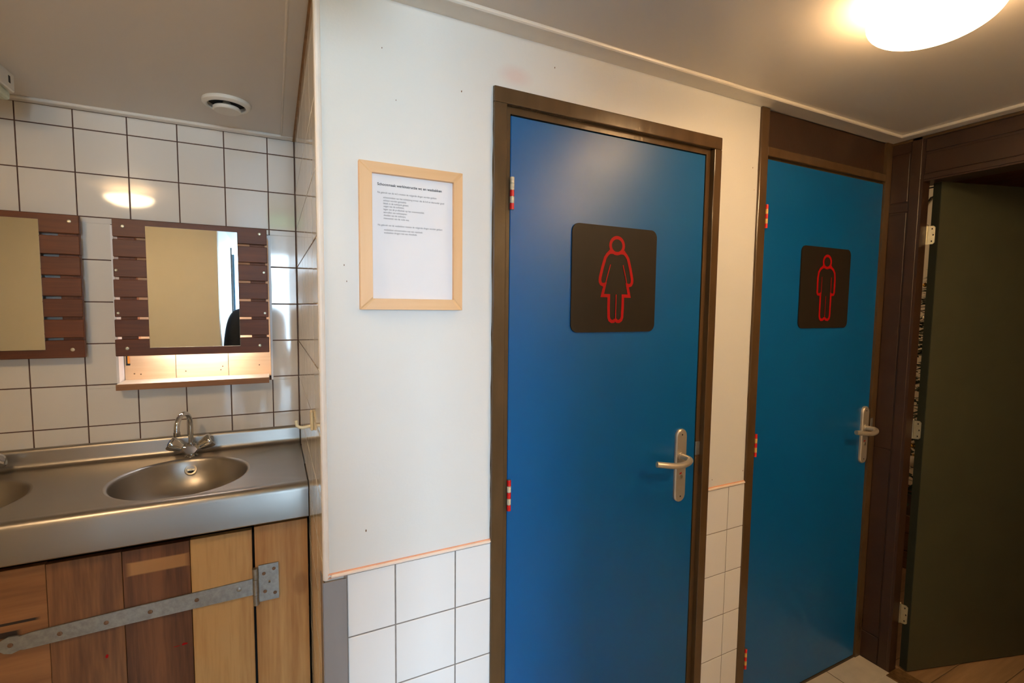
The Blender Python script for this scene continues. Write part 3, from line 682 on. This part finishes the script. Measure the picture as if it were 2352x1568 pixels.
# strap hinge across the door
yS = 0.5535
up_ = [(-0.1672, 0.6212), (-0.476, 0.6120), (-0.690, 0.6030), (-0.7126, 0.5990), (-0.7180, 0.6020), (-0.735, 0.6030), (-0.750, 0.5965), (-0.758, 0.5840)]
lo_ = [(-0.755, 0.5700), (-0.745, 0.5600), (-0.730, 0.5560), (-0.7126, 0.5620), (-0.706, 0.5600), (-0.476, 0.5660), (-0.1672, 0.5696)]
sp = up_+lo_
MB().prism(sp, lambda p: (p[0], yS-0.003, p[1]), lambda p: (p[0], yS+0.002, p[1])).build('strap_hinge', m_galv, dA)
for (x, z) in ((-0.7319, 0.5800), (-0.6321, 0.5822), (-0.5321, 0.5843), (-0.4312, 0.588), (-0.3169, 0.5928)):
    MB().lathe([(0.0062, -0.0005), (0.0058, 0.0008), (0.003, 0.0014), (0.0001, 0.0012)], (x, yS-0.003, z), (0, -1, 0), 14).build('screw', m_rust, dA, smooth=True)
MB().lathe([(0.0078, -0.0005), (0.0076, 0.0006), (0.0068, 0.0008), (0.0066, 0.0020), (0.004, 0.003), (0.0001, 0.0032)], (-0.2059, yS-0.003, 0.5982), (0, -1, 0), 18).build('bolt_head', m_galv, dA, smooth=True)
hp = MB()
hx0, hx1, hz0, hz1 = -0.1510, -0.0945, 0.5420, 0.6605; qx0, qx1, qz0, qz1 = -0.1240, -0.1185, 0.5985, 0.6065
for (a, b, c_, d_) in ((hx0, qx0, hz0, hz1), (qx1, hx1, hz0, hz1), (qx0, qx1, hz0, qz0), (qx0, qx1, qz1, hz1)):
    hp.box(a, b, yS-0.003, yS+0.002, c_, d_)
hpl = hp.build('hinge_plate', m_galv, cb)
for (x, z) in ((-0.1365, 0.632), (-0.1078, 0.6423), (-0.1341, 0.5725), (-0.1058, 0.5622)):
    MB().lathe([(0.0056, -0.0005), (0.0052, 0.0008), (0.003, 0.0013), (0.0001, 0.0011)], (x, yS-0.003, z), (0, -1, 0), 14).build('screw', m_rust, hpl, smooth=True)
for (a, b) in ((0.536, 0.5685), (0.5695, 0.6195), (0.6205, 0.655)):
    MB().tube([(-0.1590, yS-0.004, a), (-0.1600, yS-0.004, b)], 0.0088, 14).build('knuckle', m_galv, hpl, smooth=True)
dB = bpy.data.objects.new('cabinet_door', None); COL.objects.link(dB); dB.parent = cb; dB.location = Vector((-0.806, 0.556, 0))-cb.location
xw = -0.806
for i, w in enumerate((0.15, 0.16, 0.15, 0.15)):
    plank(dB, xw-w, xw, 0.018, 0.779, [m_walnut3, m_walnut, m_pine, m_walnut][i]); xw -= w+0.0006
# red paint dabs on the brown planks
for (x, z, rx, rz) in ((-0.536, 0.482, 0.004, 0.0055), (-0.353, 0.462, 0.008, 0.004), (-0.372, 0.460, 0.010, 0.001)):
    MB().prism(blot(x, z, rx, rz, x), lambda p: (p[0], 0.5566, p[1]), lambda p: (p[0], 0.5578, p[1])).build('paint_dab', m_red, dA)

# ------------------------------------------------------------------ mirrors on slatted boards
YP = 1.055
def slat_unit(dx, label, mx0, mx1, caps):
    U = thing('slatted_mirror', (-0.355+dx, 1.09, 1.54), label, 'mirror', 'slatted mirrors above the counter')
    ed = [1.2905, 1.3560, 1.4275, 1.4985, 1.5700, 1.6415, 1.7125, 1.7800]
    for i in range(7):
        z0 = ed[i]+(0.0045 if i else 0); z1 = ed[i+1]-(0.0045 if i < 6 else 0)
        a = -0.601+dx+0.0055*(i/6.0)+random.uniform(-0.001, 0.001); b = -0.1105+dx+0.002*(i/6.0)+random.uniform(-0.001, 0.001)
        MB().box(a, b, YP, YP+0.018, z0, z1, 0.0018).build('slat', m_mahog, U)
    for bx in ((-0.586, -0.537), (-0.171, -0.118)):
        MB().box(bx[0]+dx, bx[1]+dx, YP+0.0185, YP+0.0485, 1.3, 1.772, 0.001).build('batten', m_batten, U)
    MB().box(mx0, mx1, YP-0.005, YP-0.0005, 1.3195, 1.7590, 0.0008).build('mirror_glass', m_mirror, U)
    for (x, z, r) in caps:
        MB().lathe([(r, -0.0004), (r, 0.0007), (r*0.75, 0.0018), (r*0.3, 0.0018), (0.0001, 0.0014)], (x+dx, YP, z), (0, -1, 0), 16).build('screw_cap', m_screw, U, smooth=True)
    return U
CAPS = [(-0.5659, 1.7538, 0.0062), (-0.1347, 1.7582, 0.0062), (-0.143, 1.3187, 0.0062), (-0.568, 1.3183, 0.0062), (-0.1223, 1.6084, 0.0046), (-0.122, 1.448, 0.0046), (-0.5893, 1.5982, 0.0046), (-0.589, 1.4461, 0.0046)]
slat_unit(0.0, 'mirror on a board of seven mahogany slats above the open shelf', -0.5005, -0.2105, CAPS)
slat_unit(-0.5765, 'mirror on mahogany slats at the left edge with no shelf below', -1.077, -0.789, CAPS[:4])

# recessed shelf under the right mirror
sh = thing('recessed_shelf', (-0.36, 1.14, 1.17), 'open wall recess with pale plywood back and white shelf under the right mirror', 'shelf')
sb = MB().box(-0.6045, -0.1130, 1.0505, 1.171, 1.168, 1.1890, 0.001).build('shelf_board', m_shelf, sh)
MB().box(-0.6045, -0.1130, 1.0485, 1.0505, 1.1675, 1.1892).build('shelf_edge', m_shelff, sb)
for (a, b) in ((-0.6045, -0.4423), (-0.4423, -0.2626), (-0.2626, -0.105)):
    MB().box(a+0.0008, b-0.0008, 1.172, 1.186, 1.18, 1.762, 0.0008).build('back_plank', m_ply, sh)
MB().box(-0.6125, -0.6050, DB-0.003, 1.186, 1.172, 1.762).build('liner_board', m_lam, sh)
MB().box(-0.1050, -0.0975, DB-0.003, 1.186, 1.172, 1.762).build('liner_board', m_lam, sh)
MB().box(-0.6045, -0.1055, DB+0.002, 1.186, 1.750, 1.762).build('liner_board', m_lam, sh)
for (x, z) in ((-0.41, 1.214), (-0.29, 1.214), (-0.283, 1.228), (-0.15, 1.228), (-0.575, 1.212), (-0.555, 1.209)):
    MB().lathe([(0.0028, -0.0003), (0.0024, 0.0006), (0.0001, 0.0008)], (x, 1.172, z), (0, -1, 0), 10).build('screw', m_rust, sh)
MB().tube([(-0.49, 1.092, 1.306), (-0.20, 1.092, 1.306)], 0.007, 10).build('light_tube', m_tube, sh, smooth=True)
st = thing('plastic_stick', (-0.591, 1.166, 1.265), 'short orange stick with a black tip hanging at left in the recess', 'stick')
MB().box(-0.5935, -0.5875, 1.1655, 1.1715, 1.252, 1.33, 0.001).build('stick_body', m_orange, st)
MB().box(-0.598, -0.586, 1.164, 1.1715, 1.245, 1.252, 0.001).box(-0.598, -0.5940, 1.1665, 1.1715, 1.252, 1.33).build('stick_tip', m_black, st)

# hook on the niche side wall
hk = thing('wall_hook', (-0.003, 0.27, 1.17), 'small cream plastic hook on the niche side wall above the counter', 'hook')
MB().box(-0.0085, -0.0012, 0.255, 0.290, 1.148, 1.198, 0.0025, 2).build('hook_plate', m_cream, hk)
MB().tube([(-0.006, 0.272, 1.158), (-0.028, 0.272, 1.155), (-0.036, 0.272, 1.157), (-0.041, 0.272, 1.162), (-0.043, 0.272, 1.175)], 0.0042, 10).build('hook_arm', m_cream, hk, smooth=True)

# ------------------------------------------------------------------ framed cleaning instruction
pf = thing('picture_frame', (0.2, 0, 1.635), 'pale beech picture frame with a printed cleaning notice on the white wall', 'picture frame')
x0, x1, z0, z1 = 0.0812, 0.3180, 1.4738, 1.7960; i0, i1, j0, j1 = 0.1085, 0.2958, 1.4985, 1.7725
def mit(q, m):
    MB().loops([[(p[0], -0.0005, p[1]) for p in q], [(p[0], -0.0150, p[1]) for p in q], [((p[0]*0.94+sum(r[0] for r in q)/4*0.06), -0.0165, (p[1]*0.97+sum(r[1] for r in q)/4*0.03)) for p in q]]).build('frame_side', m, pf)
mit([(x0, z1), (x1, z1), (i1, j1), (i0, j1)], m_beechh); mit([(x0, z0), (i0, j0), (i1, j0), (x1, z0)], m_beechh)
mit([(x0, z0), (x0, z1), (i0, j1), (i0, j0)], m_beech); mit([(x1, z0), (i1, j0), (i1, j1), (x1, z1)], m_beech)
pp = MB().box(i0-0.002, i1+0.002, -0.006, -0.001, j0-0.002, j1+0.002).build('paper_sheet', m_paper, pf)
def text(lines, m, name, bold):
    bm = bmesh.new()
    for (s, xa, xb, z, h) in lines:
        cu = bpy.data.curves.new('t', 'FONT'); cu.body = s; cu.size = 1.0; cu.offset = bold
        o = bpy.data.objects.new('t', cu); COL.objects.link(o); bpy.context.view_layer.update()
        me = bpy.data.meshes.new_from_object(o.evaluated_get(bpy.context.evaluated_depsgraph_get()))
        wx = max(v.co.x for v in me.vertices)-min(v.co.x for v in me.vertices); mnx = min(v.co.x for v in me.vertices)
        for v in me.vertices: v.co = Vector((xa+(v.co.x-mnx)*(xb-xa)/wx, -0.0063, z+v.co.y*h))
        bm.from_mesh(me); bpy.data.meshes.remove(me); bpy.data.objects.remove(o); bpy.data.curves.remove(cu)
    me = bpy.data.meshes.new(name); bm.to_mesh(me); bm.free(); me.materials.append(m)
    ob = bpy.data.objects.new(name, me); COL.objects.link(ob); ob.parent = pp; me.transform(Matrix.Translation(-org(pp)))
    return ob
text([('Schoonmaak werkinstructie wc en wasbakken', 0.1214, 0.2693, 1.7485, 0.0080)], m_ink, 'heading_text', 0.02)
B = 0.0056
text([("Na gebruik van de wc's moeten de volgende dingen worden gedaan:", 0.1217, 0.2571, 1.7315, B),
      ('schoonmaken van het toilet(zorg ervoor dat de bril en daaronder goed', 0.1343, 0.2752, 1.7212, B),
      ('schoon worden gemaakt);', 0.1343, 0.1856, 1.7146, B), ('bleek in de toiletpot gieten;', 0.1343, 0.1907, 1.7082, B),
      ('vegen van de toiletten;', 0.1343, 0.1805, 1.7020, B), ('legen van de prullenbak op het vrouwentoilet;', 0.1345, 0.2272, 1.6954, B),
      ('aanvullen van toiletpapier;', 0.1345, 0.1874, 1.6888, B), ('dweilen van de toiletten;', 0.1348, 0.1841, 1.6823, B),
      ('meenemen van de vuile was.', 0.1348, 0.1924, 1.6757, B), ('Na gebruik van de wasbakken moeten de volgende dingen worden gedaan:', 0.1219, 0.2713, 1.6604, B),
      ('wasbakken schoonmaken met een vaatdoek', 0.1350, 0.2233, 1.6504, B), ('wasbakken drogen met een theedoek.', 0.1350, 0.2105, 1.6440, B)], m_inkg, 'body_text', 0.0)

# ------------------------------------------------------------------ things on the ceiling
def dome_lamp(x, y, label, m_bowl):
    Lm = thing('ceiling_lamp', (x, y, CZ), label, 'lamp', 'opal bowl ceiling lamps')
    MB().lathe([(0.045, 0), (0.045, -0.012), (0.040, -0.018), (0.02, -0.02)], (x, y, CZ-0.0005), n=32, cap0=True, cap1=True).build('base_plate', m_plast, Lm, smooth=True)
    R = 0.116; zr = CZ-0.045; dep = 0.052
    prof = [(R*math.cos(a), zr-dep*math.sin(a)) for a in [PI/2*k/14 for k in range(15)]]
    prof_in = [(r-0.003, z+0.003) for r, z in reversed(prof[:-1])]
    MB().lathe([(r, z) for r, z in prof_in[:]][::1] + [(R, zr+0.001)] + prof, (x, y, 0), n=48).build('glass_bowl', m_bowl, Lm, smooth='all')
    MB().tube([(x, y, CZ-0.02), (x, y, zr-dep+0.004)], 0.006, 10).build('centre_rod', m_plast, Lm)
    return Lm
dome_lamp(1.165, -0.553, 'lit shallow opal glass bowl lamp on the ceiling at top right', m_bowls[0])
dome_lamp(-0.846, -0.31, 'lit opal glass bowl lamp mirrored as a glow in the niche tiles', m_bowls[1])
dome_lamp(1.55, -1.36, 'lit opal glass bowl lamp on the ceiling behind the viewpoint, unseen, added as warm fill', m_bowls[2])  # unseen lamp, added to lift the lower part of the wall between the doors

vt = thing('vent_valve', (-0.216, 0.80, CZ), 'round white ceiling vent valve over the washing niche', 'vent')
MB().lathe([(0.0715, 0), (0.0725, -0.003), (0.071, -0.010), (0.064, -0.0155), (0.059, -0.016), (0.0555, -0.013), (0.054, -0.002)], (-0.216, 0.80, CZ), n=40).build('vent_ring', m_plast, vt, smooth=True)
MB().lathe([(0.055, -0.0012), (0.0001, -0.0012)], (-0.216, 0.80, CZ), n=32).build('vent_throat', m_hole, vt)
MB().lathe([(0.012, -0.001), (0.012, -0.012), (0.038, -0.017), (0.041, -0.020), (0.041, -0.027), (0.038, -0.030), (0.0001, -0.030)], (-0.216, 0.80, CZ), n=36, cap0=True).build('vent_disc', m_plast, vt, smooth=True)

el = thing('emergency_light', (-0.9, 0.79, CZ), 'white box light with dark slots on the niche ceiling at the left edge', 'light')
MB().box(-1.05, -0.766, 0.705, 0.872, 2.100, CZ-0.0005, 0.003).build('housing', m_plast, el)
MB().box(-1.04, -0.772, 0.715, 0.862, 2.072, 2.0995, 0.008, 2).build('diffuser', m_diff, el)
for y in (0.772, 0.835):
    MB().box(-0.7665, -0.7652, y, y+0.010, 2.118, 2.138).build('slot', m_hole, el)
ex = thing('exit_sign', (-0.02, -0.66, CZ), 'small lit green exit sign on the ceiling, mirrored in the niche tiles', 'sign')
MB().box(-0.12, 0.08, -0.69, -0.655, 2.04, CZ-0.001, 0.003).build('housing', m_plast, ex)
pn = MB().box(-0.115, 0.075, -0.6545, -0.6525, 2.045, 2.142).build('sign_face', m_exit, ex)
FG = {}
for (pts, r) in (([(-0.005, 2.125), (-0.006, 2.128)], 0.006), ([(-0.008, 2.116), (0.002, 2.090)], 0.006), ([(-0.008, 2.112), (-0.024, 2.103), (-0.030, 2.09)], 0.003), ([(-0.008, 2.112), (0.010, 2.108), (0.020, 2.118)], 0.003),
                 ([(0.002, 2.09), (-0.012, 2.075), (-0.020, 2.056)], 0.0035), ([(0.002, 2.09), (0.016, 2.076), (0.030, 2.078)], 0.0035), ([(0.045, 2.055), (0.045, 2.135)], 0.004), ([(-0.095, 2.095), (-0.06, 2.095)], 0.004), ([(-0.08, 2.112), (-0.097, 2.095), (-0.08, 2.078)], 0.004)):
    nm = 'door_mark' if pts[0][0] > 0.04 else 'arrow_mark' if pts[0][0] < -0.07 else 'running_figure'
    FG.setdefault(nm, MB()).tube([(x, -0.6522, z) for x, z in pts], r, 6)
for nm, g in FG.items(): g.build(nm, m_exitw, pn)

# passage: pale blue door in its left wall, exit frame at its far end
d4 = thing('door_4', (CX0, -3.1, 0), 'pale blue door in the bright passage, seen only in the right mirror', 'door', kind='structure')
MB().box(CX0, CX0+0.012, -3.62, -2.58, 0, 2.06).build('door_frame', m_dark, d4)
MB().box(CX0+0.012, CX0+0.03, -3.55, -2.64, 0.01, 2.0, 0.002).build('door_leaf', m_exdoor, d4)
band_hinge(d4, CX0+0.028, -3.565, 1.66, 1.76, [m_tapered, m_tapewht, m_tapered], 0.008)
d5 = thing('door_5', (-0.16, YC, 0), 'open exit at the end of the passage, letting the daylight in', 'door', kind='structure')
MB().box(CX0, CX0+0.03, YC-0.06, YC+0.02, 0, CZ).box(CX1-0.03, CX1, YC-0.06, YC+0.02, 0, CZ).build('door_frame', m_lam, d5)
struct('ground', MB().box(-6, 6, -14, YC, -0.1, -0.02), m_ground, 'grey paving outside the exit', 'ground')

# ------------------------------------------------------------------ person standing behind the viewpoint (a dark sleeve shows in the mirror)
PX, PY = -0.215, -1.60
fdir = Vector((0.6, 0.8, 0)); rdir = Vector((0.8, -0.6, 0))
L3 = lambda r, f, z: Vector((PX, PY, 0))+rdir*r+fdir*f+Vector((0, 0, z))
def skin(name, chains, m, parent, sub=2):
    """chains: lists of (r, f, z, radius); points that coincide are one joint"""
    vs, rs, es, idx, roots = [], [], [], {}, set()
    for ch in chains:
        prev = None
        for (r, f, z, q) in ch:
            k = (round(r, 4), round(f, 4), round(z, 4))
            if k not in idx:
                idx[k] = len(vs); vs.append(L3(r, f, z)); rs.append(q)
                if prev is None: roots.add(idx[k])
            if prev is not None: es.append((prev, idx[k]))
            prev = idx[k]
    me = bpy.data.meshes.new(name); me.from_pydata(vs, es, [])
    o = bpy.data.objects.new(name, me); COL.objects.link(o)
    md = o.modifiers.new('skin', 'SKIN'); md.use_smooth_shade = True
    for i, q in enumerate(rs):
        sv = me.skin_vertices[0].data[i]; sv.radius = q if hasattr(q, '__len__') else (q, q); sv.use_root = i in roots
    sb = o.modifiers.new('sub', 'SUBSURF'); sb.levels = sub; sb.render_levels = sub
    bpy.context.view_layer.update()
    m2 = bpy.data.meshes.new_from_object(o.evaluated_get(bpy.context.evaluated_depsgraph_get()))
    o.modifiers.clear(); o.data = m2; bpy.data.meshes.remove(me); m2.name = name
    m2.materials.clear(); m2.materials.append(m)
    m2.polygons.foreach_set('use_smooth', [True]*len(m2.polygons))
    if parent is not None: o.parent = parent; m2.transform(Matrix.Translation(-org(parent)))
    return o
m_skin = mat('skin', srgb(206, 160, 134), 0.5, var=0.05)
m_jacket = mat('dark_navy_jacket', srgb(24, 28, 38), 0.75, var=0.15, scale=60)
m_jeans = mat('dark_blue_jeans', srgb(42, 50, 70), 0.85, var=0.2, scale=90)
m_shoe = mat('black_leather', srgb(26, 24, 23), 0.4)
m_hair = mat('dark_brown_hair', srgb(58, 42, 30), 0.6, var=0.3, scale=80, stretch=(1, 1, 0.2))
m_eye = mat('eye_white', srgb(230, 228, 222), 0.2); m_iris = mat('eye_iris', srgb(70, 52, 38), 0.2); m_lip = mat('lips', srgb(172, 104, 92), 0.5)
pr = thing('person', (PX, PY, 0), 'person in a dark navy jacket, only a sleeve showing in the right mirror', 'person')
spine = [(0, 0, 0.95, (0.135, 0.09)), (0, 0.0, 1.10, (0.13, 0.09)), (0, 0.01, 1.27, (0.145, 0.10)), (0, 0, 1.40, (0.12, 0.08)), (0, 0.0, 1.47, 0.066), (0, 0.015, 1.53, 0.062)]
head = [(0, 0.015, 1.53, 0.062), (0, 0.045, 1.575, (0.078, 0.098)), (0, 0.042, 1.64, (0.098, 0.118)), (0, 0.030, 1.705, (0.096, 0.116)), (0, 0.022, 1.75, (0.060, 0.075))]
def arm(s): return [(0, 0, 1.40, (0.12, 0.08)), (s*0.165, 0, 1.385, 0.062), (s*0.195, 0, 1.35, 0.064), (s*0.215, -0.02, 1.22, 0.055), (s*0.232, -0.03, 1.10, 0.047), (s*0.232, 0.02, 0.97, 0.042), (s*0.226, 0.06, 0.865, 0.030), (s*0.222, 0.075, 0.815, (0.018, 0.040)), (s*0.218, 0.085, 0.775, (0.016, 0.042))]
def leg(s): return [(0, 0, 0.95, (0.135, 0.09)), (s*0.09, 0, 0.86, 0.105), (s*0.10, 0.01, 0.70, 0.088), (s*0.10, 0.02, 0.50, 0.060), (s*0.10, 0.0, 0.32, 0.054), (s*0.10, -0.02, 0.10, 0.040), (s*0.105, 0.03, 0.06, 0.036), (s*0.112, 0.12, 0.045, 0.030)]
skin('body', [spine, head, arm(-1), arm(1), leg(-1), leg(1)], m_skin, pr)
G = lambda ch, d: [(r, f, z, (tuple(x+d for x in q) if hasattr(q, '__len__') else q+d)) for r, f, z, q in ch]
def shell(o, rings):                     # a closed garment round the trunk, joined to its sleeves or legs
    bm = bmesh.new(); bm.from_mesh(o.data); d = org(pr); n = 32
    R_ = [[bm.verts.new(L3(rx*math.cos(2*PI*k/n), f+ry*math.sin(2*PI*k/n), z)-d) for k in range(n)] for z, rx, ry, f in rings]
    for a, b in zip(R_, R_[1:]):
        for k in range(n): bm.faces.new((a[k], a[(k+1) % n], b[(k+1) % n], b[k])).smooth = True
    bm.faces.new(R_[0]); bm.faces.new(R_[-1]); bmesh.ops.recalc_face_normals(bm, faces=bm.faces)
    bm.to_mesh(o.data); bm.free()
jk = skin('jacket', [[(q*0.085, 0, 1.385, 0.080), (q*0.150, 0, 1.375, 0.088)] + G(arm(q)[2:7], 0.022) for q in (-1, 1)], m_jacket, pr)
shell(jk, [(0.775, 0.186, 0.136, 0), (0.79, 0.192, 0.142, 0), (0.95, 0.186, 0.136, 0), (1.10, 0.174, 0.126, 0), (1.24, 0.188, 0.136, 0.005), (1.34, 0.196, 0.130, 0.0), (1.40, 0.180, 0.108, 0.0), (1.44, 0.130, 0.088, 0.0), (1.475, 0.080, 0.072, 0.008), (1.51, 0.066, 0.064, 0.012)])
ts = skin('trousers', [G(leg(q)[1:6], 0.012) + [(q*0.10, -0.02, 0.075, 0.062)] for q in (-1, 1)], m_jeans, pr)
shell(ts, [(0.765, 0.150, 0.105, 0), (0.80, 0.172, 0.120, 0), (0.88, 0.174, 0.122, 0), (0.96, 0.165, 0.115, 0)])
for s_ in (-1, 1):
    skin('shoe', [[(s_*0.10, -0.055, 0.048, 0.046), (s_*0.105, 0.03, 0.052, 0.046), (s_*0.112, 0.12, 0.044, 0.042), (s_*0.114, 0.185, 0.036, 0.030)]], m_shoe, pr)
    for k, (df, ln) in enumerate(((-0.026, 0.058), (-0.009, 0.072), (0.009, 0.078), (0.026, 0.070))):   # four fingers, lightly curled
        b = (s_*0.218, 0.085+df, 0.785)
        skin('finger', [[(b[0], b[1], b[2], 0.0095), (b[0]-s_*0.002, b[1]+0.004, b[2]-ln*0.45, 0.0088), (b[0]-s_*0.010, b[1]+0.006, b[2]-ln*0.78, 0.0080), (b[0]-s_*0.020, b[1]+0.006, b[2]-ln, 0.0068)]], m_skin, pr, 1)
    skin('thumb', [[(s_*0.222, 0.090, 0.83, 0.013), (s_*0.214, 0.128, 0.800, 0.0115), (s_*0.208, 0.140, 0.772, 0.0105), (s_*0.204, 0.142, 0.752, 0.0085)]], m_skin, pr, 1)
    e = L3(s_*0.030, 0.122, 1.652)
    ey = MB().ball(e, 0.0115, 10).build('eye', m_eye, pr, smooth='all'); MB().ball(e+fdir*0.0072, 0.0058, 8).build('iris', m_iris, ey, smooth='all')
    skin('eyebrow', [[(s_*0.016, 0.136, 1.676, 0.003), (s_*0.030, 0.134, 1.680, 0.0042), (s_*0.046, 0.122, 1.676, 0.003)]], m_hair, pr, 1)
    skin('ear', [[(s_*0.080, 0.03, 1.67, 0.013), (s_*0.085, 0.022, 1.645, 0.015), (s_*0.080, 0.03, 1.615, 0.010)]], m_skin, pr, 1)
skin('nose', [[(0, 0.126, 1.656, 0.010), (0, 0.142, 1.632, 0.012), (0, 0.148, 1.615, 0.016)]], m_skin, pr, 1)
skin('mouth', [[(-0.024, 0.112, 1.583, 0.005), (0, 0.124, 1.583, 0.008), (0.024, 0.112, 1.583, 0.005)]], m_lip, pr, 1)
skin('hair', [[(0, -0.030, 1.60, (0.085, 0.060)), (0, -0.020, 1.67, (0.106, 0.085)), (0, 0.015, 1.735, (0.104, 0.105)), (0, 0.075, 1.750, (0.088, 0.060))]], m_hair, pr)
